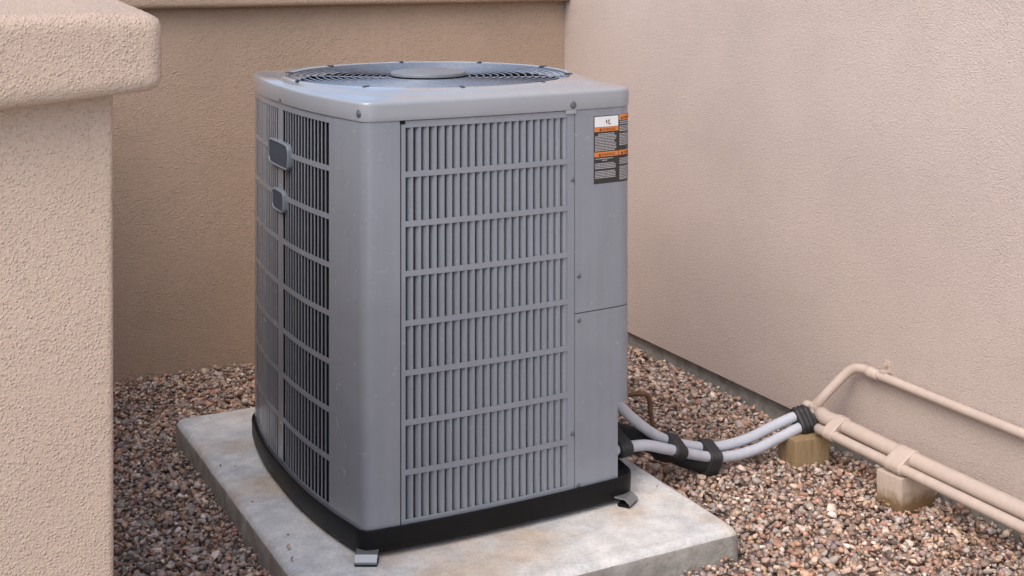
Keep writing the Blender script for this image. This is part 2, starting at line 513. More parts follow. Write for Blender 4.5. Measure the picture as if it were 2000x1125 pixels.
# ------------------------------------------------------------------ concrete slab
def make_pad():
    x0, x1, y0, y1 = PAD
    bm = bmesh.new()
    prof = [(0.0, -.16), (0.0, -.0175), (.0015, -.0125), (.0065, -.0035), (.013, -.0005), (.02, 0)]   # inset, z
    rings = []
    nx, ny = 74, 98
    base = []
    for i in range(nx): base.append((i / nx, 0))
    for i in range(ny): base.append((1, i / ny))
    for i in range(nx): base.append((1 - i / nx, 1))
    for i in range(ny): base.append((0, 1 - i / ny))
    for k, (ins, z) in enumerate(prof):
        ring = []
        for (u, w) in base:
            cx0, cx1, cy0, cy1 = x0 + ins, x1 - ins, y0 + ins, y1 - ins
            x = cx0 + u * (cx1 - cx0); y = cy0 + w * (cy1 - cy0)
            jx = noise.noise(Vector((x * 9, y * 9, k))) * .0016 + noise.noise(Vector((x * 45, y * 45, k * 3))) * .0010
            jz = noise.noise(Vector((x * 40, y * 40, 5 + k))) * .0011 if 0 < k < 4 else 0
            # slightly rounded plan corners
            c = .018
            dx = min(x - cx0, cx1 - x); dy = min(y - cy0, cy1 - y)
            if dx < c and dy < c:
                qx = cx0 + c if x - cx0 < c else cx1 - c
                qy = cy0 + c if y - cy0 < c else cy1 - c
                vx, vy = x - qx, y - qy
                L = math.hypot(vx, vy)
                if L > 1e-6:
                    x, y = qx + vx / L * c, qy + vy / L * c
            ring.append(bm.verts.new((x + jx, y + jx, z + jz)))
        rings.append(ring)
    n_ = len(base)
    for k in range(len(rings) - 1):
        for i in range(n_):
            f = bm.faces.new((rings[k][i], rings[k][(i + 1) % n_], rings[k + 1][(i + 1) % n_], rings[k + 1][i]))
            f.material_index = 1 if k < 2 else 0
    f = bm.faces.new(rings[-1])
    o = from_bm('concrete_slab', bm, M_CONC)
    o.data.materials.append(M_CONC_SIDE_SHADED)
    sharp(o, 60)
    tag(o, 'pale stained concrete slab carrying the grey unit on the gravel', 'slab', kind='thing')
make_pad()

# ------------------------------------------------------------------ the air conditioner
AC = thing('air_conditioner', 'grey metal outdoor air conditioner with slotted grilles and round fan guard on top', 'air conditioner', (1.25, 2.82, 0))
FC = np.array((1.2445, 2.808))
def part(o):
    keep_world(AC, o); return o

def arc(p, q, sag, n):
    p, q = np.array(p), np.array(q)
    t = q - p; nr = np.array((t[1], -t[0])); nr /= np.linalg.norm(nr)
    return [p + t * k / n + nr * sag * (1 - (2 * k / n - 1) ** 2) for k in range(n)]
def bez(p, c, q, n):
    p, c, q = map(np.array, (p, c, q))
    return [(1 - k / n) ** 2 * p + 2 * (1 - k / n) * (k / n) * c + (k / n) ** 2 * q for k in range(n)]
OUT = (arc((.935, 3.16), (.9075, 2.872), .008, 30) + arc((.9075, 2.872), (.9445, 2.472), .0135, 30) + bez((.9445, 2.472), (.9472, 2.4525), (.966, 2.4518), 16)
       + arc((.966, 2.4518), (1.540, 2.4495), .0125, 60) + bez((1.540, 2.4495), (1.584, 2.4505), (1.586, 2.50), 12)
       + arc((1.586, 2.50), (1.585, 3.19), .030, 60) + bez((1.585, 3.19), (1.58, 3.245), (1.51, 3.248), 14)
       + arc((1.51, 3.248), (1.03, 3.248), .0125, 50) + bez((1.03, 3.248), (.944, 3.24), (.935, 3.16), 18))
OUT = np.array(OUT)
_seg = np.linalg.norm(np.roll(OUT, -1, 0) - OUT, axis=1)
SL = np.concatenate([[0], np.cumsum(_seg)])
LT = SL[-1]
def pos(s, off=0.0):
    s = s % LT
    i = int(np.searchsorted(SL, s, 'right') - 1); i = min(i, len(OUT) - 1)
    t = (s - SL[i]) / _seg[i]
    p = OUT[i] * (1 - t) + OUT[(i + 1) % len(OUT)] * t
    def nn(j):
        a = OUT[(j + 1) % len(OUT)] - OUT[j - 1]
        return np.array((a[1], -a[0])) / np.linalg.norm(a)
    nr = nn(i % len(OUT)) * (1 - t) + nn((i + 1) % len(OUT)) * t
    nr /= np.linalg.norm(nr)
    return p + nr * off, nr
def s_left(y):     # arc length at a given y on the left side (first 76 points)
    ys = OUT[:62, 1]
    return float(np.interp(-y, -ys, SL[:62]))
def s_front(x):
    return float(np.interp(x, OUT[76:137, 0], SL[76:137]))

def strip(s0, s1, z0, z1, th=.0012, off=0.0, step=.008):
    """curved sheet following the cabinet outline"""
    n = max(2, int(abs(s1 - s0) / step) + 1)
    V, F = [], []
    for k in range(n + 1):
        s = s0 + (s1 - s0) * k / n
        a, _ = pos(s, off); b_, _ = pos(s, off - th)
        V += [(a[0], a[1], z0), (a[0], a[1], z1), (b_[0], b_[1], z1), (b_[0], b_[1], z0)]
    for k in range(n):
        o = 4 * k
        for (i, j) in ((0, 1), (1, 2), (2, 3), (3, 0)):
            F.append((o + i, o + j, o + 4 + j, o + 4 + i))
    F += [(0, 3, 2, 1), (4 * n, 4 * n + 1, 4 * n + 2, 4 * n + 3)]
    return V, F
def join(*vf):
    V, F = [], []
    for v, f in vf:
        o = len(V); V += list(v); F += [tuple(i + o for i in q) for q in f]
    return V, F
def strip_obj(name, *args, mat=M_GREY, parent=None, **kw):
    o = sharp(obj(name, *strip(*args, **kw), mat), 40)
    keep_world(AC, o)
    return o

ZB, ZT = .050, .8735
# base pan
def ring_solid(name, rings, mat, cap_top=False, cap_bot=False, n=220):
    V, F = [], []
    for (off, z) in rings:
        for k in range(n):
            p, _ = pos(LT * k / n, off)
            V.append((p[0], p[1], z))
    for r_ in range(len(rings) - 1):
        for k in range(n):
            l_ = (k + 1) % n
            F.append((r_ * n + k, r_ * n + l_, (r_ + 1) * n + l_, (r_ + 1) * n + k))
    if cap_bot: F.append(tuple(range(n))[::-1])
    if cap_top: F.append(tuple((len(rings) - 1) * n + k for k in range(n)))
    return part(sharp(obj(name, V, F, mat), 40))
ring_solid('base_pan', [(-.006, .011), (.004, .011), (.0075, .017), (.0085, .05), (.008, .057), (.005, .059), (.002, .056), (-.004, .052), (-.01, .05)], M_BLACK, True, True)['label'] = 'black plastic base pan'
# coil behind the grilles (only the open inside of the notch is left free)
sL0, sLm0, sLm1, sL1 = s_left(3.158), s_left(2.890), s_left(2.855), s_left(2.572)
sF0, sF1 = s_front(1.0245), s_front(1.4255)
S_NOTCH = s_front(1.5405)
def coil():
    n = 200
    V, F = [], []
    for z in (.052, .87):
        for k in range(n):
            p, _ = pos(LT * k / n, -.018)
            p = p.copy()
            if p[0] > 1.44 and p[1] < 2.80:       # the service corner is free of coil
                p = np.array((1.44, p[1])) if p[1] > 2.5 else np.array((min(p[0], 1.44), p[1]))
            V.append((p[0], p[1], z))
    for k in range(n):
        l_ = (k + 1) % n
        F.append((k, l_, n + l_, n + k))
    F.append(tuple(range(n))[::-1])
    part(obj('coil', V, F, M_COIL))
coil()
# corner posts and panels
strip_obj('corner_post', sL1 + .0012, sF0 - .0025, ZB, ZT, off=.0008, th=.0016)
sp = strip_obj('service_panel', sF1 + .0012, s_front(1.540) + .115, .4345, ZT, off=.0008, th=.0016)
sp['label'] = 'smooth upper service panel with a black and orange sticker'
strip_obj('access_panel', sF1 + .0012, S_NOTCH, ZB, .4325, off=.0008, th=.0016)
strip_obj('access_panel_return', S_NOTCH + .0002, s_front(1.540) + .115, .222, .4325, off=.0008, th=.0016)
sR = s_front(1.540) + .117
sBend = sR + .20
strip_obj('side_panel', sR, sBend, .222, ZT, off=.0004, th=.0016)
strip_obj('rear_panel', sBend + .001, LT - .001, ZB, ZT, off=.0004, th=.0016)
# louvre slat: a flat land with a fin folded into the cabinet (profile in x = along, y = inward)
def slat_mesh(land, fin, lean, z0, z1):
    th = .0008
    pr = [(0, 0), (land, 0), (land, th), (th, th * 1.2), (-lean * .55, fin * .5), (-lean + th, fin), (-lean, fin), (-lean * .55 - th, fin * .5)]
    n = len(pr)
    V = [(x, y, z) for z in (z0, z1) for x, y in pr]
    F = [(i, (i + 1) % n, n + (i + 1) % n, n + i) for i in range(n)] + [tuple(range(n))[::-1], tuple(n + i for i in range(n))]
    me = bpy.data.meshes.new('slat'); me.from_pydata(V, [], F); me.validate()
    bm = bmesh.new(); bm.from_mesh(me); bmesh.ops.recalc_face_normals(bm, faces=bm.faces); bm.to_mesh(me); bm.free()
    me.materials.append(M_GREY)
    return me
Z_SLOT0, Z_SLOT1, ROWS, BAR = .0665, .8585, 8, .0118
PITCHZ = (Z_SLOT1 - Z_SLOT0 + BAR) / ROWS
def grille(label, s0, s1, columns, slatmeshes, fracs):
    root = bpy.data.objects.new('grille_panel', None); link(root)
    keep_world(AC, root)
    root['label'] = label
    th, off = .0014, .0
    fr = [strip(s0, s1, Z_SLOT1, ZT - .001, th, off), strip(s0, s1, ZB + .001, Z_SLOT0, th, off)]
    edges = [s0] + [q for c_ in columns for q in c_[:2]] + [s1]
    for i in range(0, len(edges), 2):
        fr.append(strip(edges[i], edges[i + 1], Z_SLOT0 + .0001, Z_SLOT1 - .0001, th, off))
    f = sharp(obj('frame', *join(*fr), M_GREY), 40); f.parent = root
    for (a_, b_, cnt), slatmesh, pitch_frac in zip(columns, slatmeshes, fracs):
        bar = None
        for r_ in range(1, ROWS):
            z = Z_SLOT0 + r_ * PITCHZ - BAR
            if bar is None:
                bar = sharp(obj('crossbar', *strip(a_ + .0001, b_ - .0001, 0, BAR, .0010, 0), M_GREY), 40); bar.parent = root; bar.location = (0, 0, z); first = bar
            else:
                k = first.copy(); link(k, root); k.location = (0, 0, z)
        p_ = (b_ - a_) / cnt
        for i in range(cnt):
            s = a_ + (i + 1) * p_ - p_ * pitch_frac
            if i == cnt - 1: s += p_ * pitch_frac * .15
            q, nr = pos(s, -.0016)
            q2, _ = pos(s + .004, -.0016)
            o = bpy.data.objects.new('slat', slatmesh); link(o, root)
            # local +y must point inward, +x along increasing s
            o.location = (q[0], q[1], 0)
            o.rotation_euler = (0, 0, math.atan2(q2[1] - q[1], q2[0] - q[0]) + random.gauss(0, .035))
    return root
pF = (s_front(1.408) - s_front(1.0335)) / 22
slF = slat_mesh(pF * .33, .0085, .0059, Z_SLOT0 - .004, Z_SLOT1 + .004)
grille('front grille of eight rows of upright slots', sF0, sF1, [(s_front(1.0335), s_front(1.408), 22)], [slF], [.33])
pL = (s_left(2.59) - s_left(2.857)) / 15
slL = slat_mesh(pL * .26, .0042, .0008, Z_SLOT0 - .004, Z_SLOT1 + .004)
slF2 = slat_mesh(pL * .56, .0042, .0008, Z_SLOT0 - .004, Z_SLOT1 + .004)
grille('bowed side grille with two columns of slots', sL0, sL1, [(s_left(3.145), s_left(2.890), 15), (s_left(2.855), s_left(2.59), 15)], [slF2, slL], [.56, .26])

# top cap
def make_cap():
    n = 288
    V, F = [], []
    prof = [('o', -.006, .8738), ('o', .0028, .8738), ('o', .0036, .876), ('o', .0036, .9065), ('o', .0031, .9098), ('o', .0015, .9122), ('o', -.0010, .9136),
            ('t', .10, .9152), ('t', .36, .9186), ('t', .44, .9196), ('t', .50, .9222), ('t', .56, .9250), ('t', .64, .9270), ('t', .80, .9290), ('t', .95, .9310), ('t', 1.0, .9306),
            ('c', .3275, .927), ('c', .3255, .917), ('c', .316, .911)]
    R_ = .330
    pts = [pos(LT * k / n) for k in range(n)]
    for kind, a_, z in prof:
        for k in range(n):
            p, nr = pts[k]
            d = p - FC
            u = d / np.linalg.norm(d)
            if kind == 'o': q = p + nr * a_
            elif kind == 't':
                p2 = p - nr * .0010
                q = p2 * (1 - a_) + (FC + u * R_) * a_
            else: q = FC + u * a_
            V.append((q[0], q[1], z))
    for r_ in range(len(prof) - 1):
        for k in range(n):
            l_ = (k + 1) % n
            F.append((r_ * n + k, r_ * n + l_, (r_ + 1) * n + l_, (r_ + 1) * n + k))
    o = part(sharp(obj('top_cap', V, F, M_CAP), 55))
    o['label'] = 'glossy pale grey top cap with rounded edge'
    return o
CAP = make_cap()

# fan guard: concentric wires, spokes, hub disc; fan below
guard = bpy.data.objects.new('fan_guard', None); link(guard); keep_world(AC, guard)
guard['label'] = 'round guard of concentric wires over the fan'
def zdome(r_): return .9282 - .005 * (1 - (r_ / .325) ** 2)
nr_ = 15
for i in range(nr_):
    rr = .098 + (.3255 - .098) * i / (nr_ - 1)
    path = [(FC[0] + rr * math.cos(t), FC[1] + rr * math.sin(t), zdome(rr)) for t in np.linspace(0, 2 * math.pi, 97)[:-1]]
    o = obj('wire_ring', *sweep(path, .00145, 6, True), M_WIRE, guard, smooth=True)
for k in range(8):
    a_ = 2 * math.pi * (k + .35) / 8
    path = [(FC[0] + rr * math.cos(a_), FC[1] + rr * math.sin(a_), zdome(rr) - .0032) for rr in np.linspace(.07, .318, 12)]
    obj('spoke', *sweep(path, .0018, 6), M_WIRE, guard, smooth=True)
def disc(name, prof, mat, parent, c=FC, n=64):
    V, F = [], []
    for (r_, z) in prof:
        for k in range(n):
            t = 2 * math.pi * k / n
            V.append((c[0] + r_ * math.cos(t), c[1] + r_ * math.sin(t), z))
    for i in range(len(prof) - 1):
        for k in range(n):
            F.append((i * n + k, i * n + (k + 1) % n, (i + 1) * n + (k + 1) % n, (i + 1) * n + k))
    F.append(tuple(range(n))[::-1]); F.append(tuple((len(prof) - 1) * n + k for k in range(n)))
    o = sharp(obj(name, V, F, mat, parent), 45)
    return o
disc('hub_disc', [(.084, .9265), (.0885, .9275), (.0885, .9335), (.0875, .9350), (.082, .9362), (.04, .9372), (.01, .9375)], M_HUB, guard)
sv, sf = [], []
for z in (.912, .80):
    for k in range(96):
        t = 2 * math.pi * k / 96; sv.append((FC[0] + .3155 * math.cos(t), FC[1] + .3155 * math.sin(t), z))
for k in range(96): sf.append((k, (k + 1) % 96, 96 + (k + 1) % 96, 96 + k))
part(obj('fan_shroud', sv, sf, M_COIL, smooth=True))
part(disc('fan_motor', [(.07, .70), (.07, .90), (.06, .93)], M_BLACK, None))
for k in range(3):
    V, F = [], []
    a0 = 2 * math.pi * k / 3 + .4
    for i in range(9):
        rr = .065 + .245 * i / 8
        for j in range(7):
            t = a0 + (j / 6 - .5) * (1.15 - .15 * i / 8)
            V.append((FC[0] + rr * math.cos(t), FC[1] + rr * math.sin(t), .83 + (j / 6 - .5) * .09))
    for i in range(8):
        for j in range(6):
            F.append((i * 7 + j, (i + 1) * 7 + j, (i + 1) * 7 + j + 1, i * 7 + j + 1))
    part(obj('fan_blade', V, F, M_BLADE, smooth=True))
# clips holding the guard
clip_me = None
for k in range(10):
    a_ = 2 * math.pi * (k + .18) / 10
    if clip_me is None:
        bm = bmesh.new(); bmesh.ops.create_cube(bm, size=1)
        for v in bm.verts: v.co = Vector((v.co.x * .020, v.co.y * .009, v.co.z * .0045))
        bmesh.ops.bevel(bm, geom=bm.edges[:], offset=.0012, segments=2, affect='EDGES')
        o = from_bm('clip', bm, M_BADGE, guard); clip_me = o.data
    else:
        o = link(bpy.data.objects.new('clip', clip_me), guard)
    o.location = (FC[0] + .328 * math.cos(a_), FC[1] + .328 * math.sin(a_), .9300)
    o.rotation_euler = (0, 0, a_)

# screws: a washer head with a hex and a dimple around it
def screw_mesh(rad):
    V, F = [], []
    prof = [(rad * 1.5, 0), (rad * 1.35, -.0006), (rad, -.0008), (rad * .95, -.0022), (rad * .6, -.003), (rad * .2, -.003)]
    n = 12
    for (r_, y) in prof:
        for k in range(n):
            t = 2 * math.pi * k / n
            V.append((r_ * math.cos(t), y, r_ * math.sin(t)))
    for i in range(len(prof) - 1):
        for k in range(n):
            F.append((i * n + k, i * n + (k + 1) % n, (i + 1) * n + (k + 1) % n, (i + 1) * n + k))
    F.append(tuple((len(prof) - 1) * n + k for k in range(n)))
    me = bpy.data.meshes.new('screw'); me.from_pydata(V, [], F); me.materials.append(M_SCREW)
    bm = bmesh.new(); bm.from_mesh(me); bmesh.ops.recalc_face_normals(bm, faces=bm.faces); bm.to_mesh(me); bm.free()
    return me
sm_small, sm_big = screw_mesh(.0036), screw_mesh(.0056)
def screw(s, z, off, me):
    q, nr = pos(s, off)
    o = link(bpy.data.objects.new('screw', me))
    o.location = (q[0], q[1], z)
    o.rotation_euler = (0, 0, math.atan2(nr[1], nr[0]) + math.pi / 2)
    keep_world(AC, o)
for px_x, z in ((1.4215, .7235), (1.437, .514), (1.437, .418), (1.4205, .176), (1.4355, .062)):
    screw(s_front(px_x), z, .0004 if px_x < 1.425 else .001, sm_small)
screw(s_front(.98) - .045, .889, .0036, sm_big)
screw(s_front(1.4205), .8845, .0036, sm_big)
screw(s_left(2.862), .881, .0036, sm_small)
# dark notch at the top of the front seam, little tab on the cap
o = strip_obj('seam_plug', sF0 - .0035, sF0 + .008, ZT - .0075, ZT - .0005, mat=M_COIL, off=.0012, th=.002)
strip_obj('cap_tab', s_front(1.402), s_front(1.428), .866, .8737, mat=M_CAP, off=.0032, th=.001)

# badges on the bowed side
def badge(sc, zc, w, h):
    root = bpy.data.objects.new('badge', None); link(root); keep_world(AC, root)
    root['label'] = 'slate blank badge with a pale rim'
    B0, BN = pos(sc, -.0015)
    BT = np.array((-BN[1], BN[0]))
    def outline(wd, hg, r_, n=7):
        pts = []
        for (cx, cy, a0) in ((wd / 2 - r_, hg / 2 - r_, 0), (-wd / 2 + r_, hg / 2 - r_, 90), (-wd / 2 + r_, -hg / 2 + r_, 180), (wd / 2 - r_, -hg / 2 + r_, 270)):
            for k in range(n):
                t = math.radians(a0 + 90 * k / (n - 1))
                pts.append((cx + r_ * math.cos(t), cy + r_ * math.sin(t)))
        out = []
        for i in range(len(pts)):      # subdivide and bow the four sides a little
            a_, b_ = pts[i], pts[(i + 1) % len(pts)]
            L = math.hypot(b_[0] - a_[0], b_[1] - a_[1]); m_ = max(1, int(L / .008))
            for k in range(m_):
                out.append((a_[0] + (b_[0] - a_[0]) * k / m_, a_[1] + (b_[1] - a_[1]) * k / m_))
        return [(x * (1 + .05 * (1 - (2 * y / hg) ** 2)), y * (1 + .05 * (1 - (2 * x / wd) ** 2))) for x, y in out]
    def loft(name, rings, mat):
        V, F = [], []
        n = None
        for (wd, hg, r_, off) in rings:
            pts = outline(wd, hg, r_)
            if n is None:
                n = len(pts); base = [(x / wd, y / hg) for x, y in pts]
            for (u, w_) in base:
                p = B0 + BT * (u * wd) + BN * off
                V.append((p[0], p[1], zc + w_ * hg))
        for i in range(len(rings) - 1):
            for k in range(n):
                F.append((i * n + k, i * n + (k + 1) % n, (i + 1) * n + (k + 1) % n, (i + 1) * n + k))
        F.append(tuple((len(rings) - 1) * n + k for k in range(n)))
        return sharp(obj(name, V, F, mat, root), 35)
    rr = .22 * h
    e = .0075
    loft('rim', [(w, h, rr, 0), (w, h, rr, .0085), (w - .003, h - .003, rr, .0105), (w - e, h - e, rr, .0105), (w - e - .002, h - e - .002, rr, .0085)], M_BADGE_RIM)
    loft('field', [(w - e - .001, h - e - .001, rr, .0055), (w - e - .001, h - e - .001, rr, .0088)], M_BADGE)
badge(s_left(2.868), .758, .150, .057)
badge(s_left(2.870), .653, .086, .048)

# warning sticker that wraps round the service corner
ST0, STZ1, STZ0 = s_front(1.4755), .8565, .7085
stick = strip_obj('warning_sticker', ST0, ST0 + .135, STZ0, STZ1, mat=M_STICK, off=.0013, th=.0004, step=.003)
stick['label'] = 'black warning sticker with orange bands and a white panel'
H_ = STZ1 - STZ0
C1 = .0665
def patch(name, u0, u1, f0, f1, mat, off=.0016):
    o = sharp(obj(name, *strip(ST0 + u0, ST0 + u1, STZ1 - f1 * H_, STZ1 - f0 * H_, .0002, off, .003), mat), 40)
    o.parent = stick
    return o
patch('white_panel', .002, C1 - .001, .012, .165, M_WHITE)
bands = [(.001, C1 - .0006, .170, .235), (.001, C1 - .0006, .535, .605), (C1 + .0012, .134, .0, .085), (C1 + .0012, .134, .53, .60)]
for bnd in bands: patch('orange_band', *bnd, M_ORANGE)
dash = []
def textblock(u0, u1, f0, f1, pitch=.0034):
    z = STZ1 - f0 * H_
    zend = STZ1 - f1 * H_
    while z > zend:
        if random.random() > .07:
            end = u1 - random.choice((0, 0, .002, .004, .012 if random.random() < .4 else 0))
            u = u0
            while u < end - .001:
                w_ = random.uniform(.0022, .0075)
                e_ = min(end, u + w_)
                dash.append(strip(ST0 + u, ST0 + e_, z - pitch * .52, z, .0002, .0016, .004))
                u = e_ + .0009
        z -= pitch
textblock(.012, .055, .262, .285, .003)
textblock(.003, .060, .30, .515)
textblock(.004, .055, .628, .645, .003); textblock(.022, .036, .655, .672, .003)
textblock(.003, .058, .70, .925)
textblock(.070, .130, .10, .15, .0045)
textblock(.069, .132, .17, .51)
textblock(.069, .128, .625, .66, .004)
textblock(.069, .132, .68, .965)
t_ = obj('printed_lines', *join(*dash), M_TEXT); t_.parent = stick; t_['kind'] = 'stuff'
def text_on_sticker(txt, u, f, size):
    cu = bpy.data.curves.new('lettering', 'FONT'); cu.body = txt; cu.size = size
    to = bpy.data.objects.new('lettering', cu); COL.objects.link(to)
    dg = bpy.context.evaluated_depsgraph_get()
    me = bpy.data.meshes.new_from_object(to.evaluated_get(dg))
    COL.objects.unlink(to); bpy.data.objects.remove(to)
    for v in me.vertices:
        p, _ = pos(ST0 + u + v.co.x, .00195)
        v.co = Vector((p[0], p[1], STZ1 - f * H_ + v.co.y))
    me.materials.clear(); me.materials.append(M_INK)
    o = link(bpy.data.objects.new('lettering', me)); keep_world(AC, o)
    o.parent = stick; o.matrix_parent_inverse = Matrix()
    return o
for (u, f) in ((.022, .222), (.020, .592), (.080, .068), (.080, .587)):
    o = text_on_sticker('WARNING', u, f, .0075)
    # small alert triangle before the word
    tv = []
    for (a_, b_) in ((-.008, 0), (-.001, 0), (-.0045, .0062)):
        p, _ = pos(ST0 + u + a_, .00195); tv.append((p[0], p[1], STZ1 - f * H_ + b_))
    k = obj('alert_mark', tv, [(0, 1, 2)], M_INK); k.parent = stick
# pictogram on the white panel
def blob(cx, cz, w_, h_, tilt):
    V = []
    for k in range(14):
        t = 2 * math.pi * k / 14
        x, y = w_ * math.cos(t) * (1 + .25 * math.sin(3 * t)), h_ * math.sin(t) * (1 + .2 * math.cos(2 * t))
        p, _ = pos(ST0 + cx + x + y * tilt, .00195)
        V.append((p[0], p[1], cz + y))
    return V, [tuple(range(14))]
k = obj('pictogram', *join(blob(.034, STZ1 - .095 * H_, .0014, .0055, -.2), blob(.040, STZ1 - .085 * H_, .0016, .0045, .3), blob(.0415, STZ1 - .125 * H_, .003, .0016, 0)), M_INK); k.parent = stick

# hold-down brackets at the foot of the base pan
def bracket(name, loc, rz, label):
    root = bpy.data.objects.new(name, None); link(root); root.location = loc; root.rotation_euler = (0, 0, rz); root.scale = (.85, .85, .8)
    keep_world(AC, root)
    root['label'] = label
    bm = bmesh.new()
    # folded strip: flange against the pan, then a foot turned down to the slab
    pr = [(.02, .022), (-.016, .021), (-.030, .010), (-.030, .006), (-.0315, .006), (-.0325, .012), (-.0175, .0245), (.02, .0255)]
    w_ = .026
    a_ = [bm.verts.new((x_, -w_, z)) for x_, z in [(p[0], p[1]) for p in pr]]
    c_ = [bm.verts.new((x_, w_, z)) for x_, z in [(p[0], p[1]) for p in pr]]
    n = len(pr)
    for i in range(n): bm.faces.new((a_[i], a_[(i + 1) % n], c_[(i + 1) % n], c_[i]))
    bm.faces.new(a_[::-1]); bm.faces.new(c_)
    from_bm('strap', bm, M_STEEL, root)
    bm = bmesh.new(); bmesh.ops.create_cube(bm, size=1)
    for v in bm.verts: v.co = Vector((v.co.x * .034 - .014, v.co.y * .054, v.co.z * .009 + .005))
    bmesh.ops.bevel(bm, geom=bm.edges[:], offset=.002, segments=2, affect='EDGES')
    from_bm('rubber_pad', bm, M_BLACK, root)
bracket('bracket', (.951, 2.447, .0), math.radians(62), 'bright steel hold-down bracket at the near corner')
bracket('bracket', (1.55, 2.445, .0), math.radians(125), 'bright steel hold-down bracket at the service corner')
bracket('bracket', (.957, 3.13, 0.0), math.radians(5), 'dark hold-down bracket at the side')

# ------------------------------------------------------------------ line set between unit and wall
LS = thing('line_set', 'two pale grey conduits and a black foam line taped together between unit and wall', 'pipe bundle', (1.9, 2.6, -.05))
up = [(1.50, 2.56, .255), (1.56, 2.56, .228), (1.61, 2.566, .175), (1.68, 2.585, .112), (1.755, 2.608, .058), (1.835, 2.625, .020), (1.93, 2.632, -.006), (2.03, 2.632, -.004), (2.11, 2.628, .016), (2.18, 2.62, .034), (2.235, 2.612, .042)]
lo_ = [(1.52, 2.53, .075), (1.60, 2.54, .078), (1.68, 2.556, .068), (1.75, 2.572, .042), (1.83, 2.592, .010), (1.93, 2.603, -.021), (2.03, 2.605, -.023), (2.11, 2.604, -.006), (2.18, 2.602, .011), (2.235, 2.60, .018)]
o1 = tube('conduit', up, .0126, M_TUBE); o2 = tube('conduit', lo_, .0126, M_TUBE)
fo = [(1.52, 2.60, .10), (1.60, 2.615, .098), (1.68, 2.625, .070), (1.76, 2.628, .028), (1.84, 2.62, -.014), (1.90, 2.614, -.036), (1.922, 2.612, -.042)]
o3 = tube('foam_insulation', fo, [.0215] * 40 + [.0215] * 33, M_FOAM)
keep_world(LS, o1, o2, o3)
def hull_wrap(name, centre, along, half_len, items, turns, mat, parent, grow=.003, ridge=.07, skew=.7):
    """tape wound round several tubes: convex hull of the tube sections swept along, with ridges"""
    al = Vector(along).normalized()
    side = al.cross(Vector((0, 0, 1))).normalized(); up_ = side.cross(al)
    pts = []
    for (p, r_) in items:
        d = Vector(p) - Vector(centre)
        u, w_ = d.dot(side), d.dot(up_)
        for k in range(24):
            t = 2 * math.pi * k / 24
            pts.append((u + (r_ + grow) * math.cos(t), w_ + (r_ + grow) * math.sin(t)))
    pts = sorted(set(pts))
    def half(ps):
        h = []
        for p in ps:
            while len(h) > 1 and (h[-1][0] - h[-2][0]) * (p[1] - h[-2][1]) - (h[-1][1] - h[-2][1]) * (p[0] - h[-2][0]) <= 0: h.pop()
            h.append(p)
        return h
    hl = half(pts)[:-1] + half(pts[::-1])[:-1]
    cu, cw = sum(p[0] for p in hl) / len(hl), sum(p[1] for p in hl) / len(hl)
    # resample by angle
    n = 40
    V, F = [], []
    per = []
    L = [0]
    for i in range(len(hl)):
        q = hl[(i + 1) % len(hl)]; L.append(L[-1] + math.hypot(q[0] - hl[i][0], q[1] - hl[i][1]))
    for k in range(n):
        s = L[-1] * k / n
        i = max(j for j in range(len(hl)) if L[j] <= s + 1e-12)
        t = (s - L[i]) / max(1e-9, L[i + 1] - L[i]); a_, b_ = hl[i], hl[(i + 1) % len(hl)]
        per.append((a_[0] + (b_[0] - a_[0]) * t, a_[1] + (b_[1] - a_[1]) * t))
    m_ = turns * 6
    for j in range(m_ + 1):
        x = -half_len + 2 * half_len * j / m_
        for k, (u, w_) in enumerate(per):
            ph = (j / 6 + k / n * skew) % 1.0
            sc_ = 1 + ridge * (ph if ph < .85 else (1 - ph) / .15 * .85) - (.05 if j in (0, m_) else 0) + .02 * noise.noise(Vector((x * 90, k * .5, turns)))
            xx = x + .0025 * math.sin(k / n * 6.28 + turns)
            V.append(Vector(centre) + al * xx + side * (cu + (u - cu) * sc_) + up_ * (cw + (w_ - cw) * sc_))
    for j in range(m_):
        for k in range(n):
            F.append((j * n + k, j * n + (k + 1) % n, (j + 1) * n + (k + 1) % n, (j + 1) * n + k))
    F.append(tuple(range(n))[::-1]); F.append(tuple(m_ * n + k for k in range(n)))
    o = sharp(obj(name, V, F, mat), 50)
    keep_world(parent, o)
    return o
def at(pts, x):
    c_ = np.array(catmull(pts, 12)); i = int(np.argmin(abs(c_[:, 0] - x))); return c_[i]
def wrap_at(x, half_len, tubes, turns, xr=None):
    its = [(at(p, x), r_) for p, r_ in tubes]
    c0 = sum(np.array(i[0]) for i in its) / len(its)
    al = at(tubes[0][0], x + .03) - at(tubes[0][0], x - .03)
    hull_wrap('tape_wrap', c0, al, half_len, its, turns, M_TAPE, LS, .0045, .13, .12)
wrap_at(1.605, .018, [(lo_, .0126), (fo, .0215)], 3)
wrap_at(1.79, .020, [(up, .0126), (lo_, .0126), (fo, .02)], 3)
wrap_at(1.905, .018, [(up, .0126), (lo_, .0126), (fo, .02)], 4)
wrap_at(2.198, .024, [(up, .0140), (lo_, .0140)], 4)

# thin copper drain from the unit down to the gravel
cd = tube('copper_drain_tube', [(1.66, 2.81, .108), (1.735, 2.777, .106), (1.775, 2.757, .111), (1.800, 2.742, .1135), (1.812, 2.738, .104), (1.817, 2.736, .070), (1.823, 2.733, .030), (1.83, 2.73, -.02), (1.835, 2.728, -.09)], .0058, M_COPPER)
tag(cd, 'thin rusty brown copper tube bending down into the gravel beside the unit', 'tube')

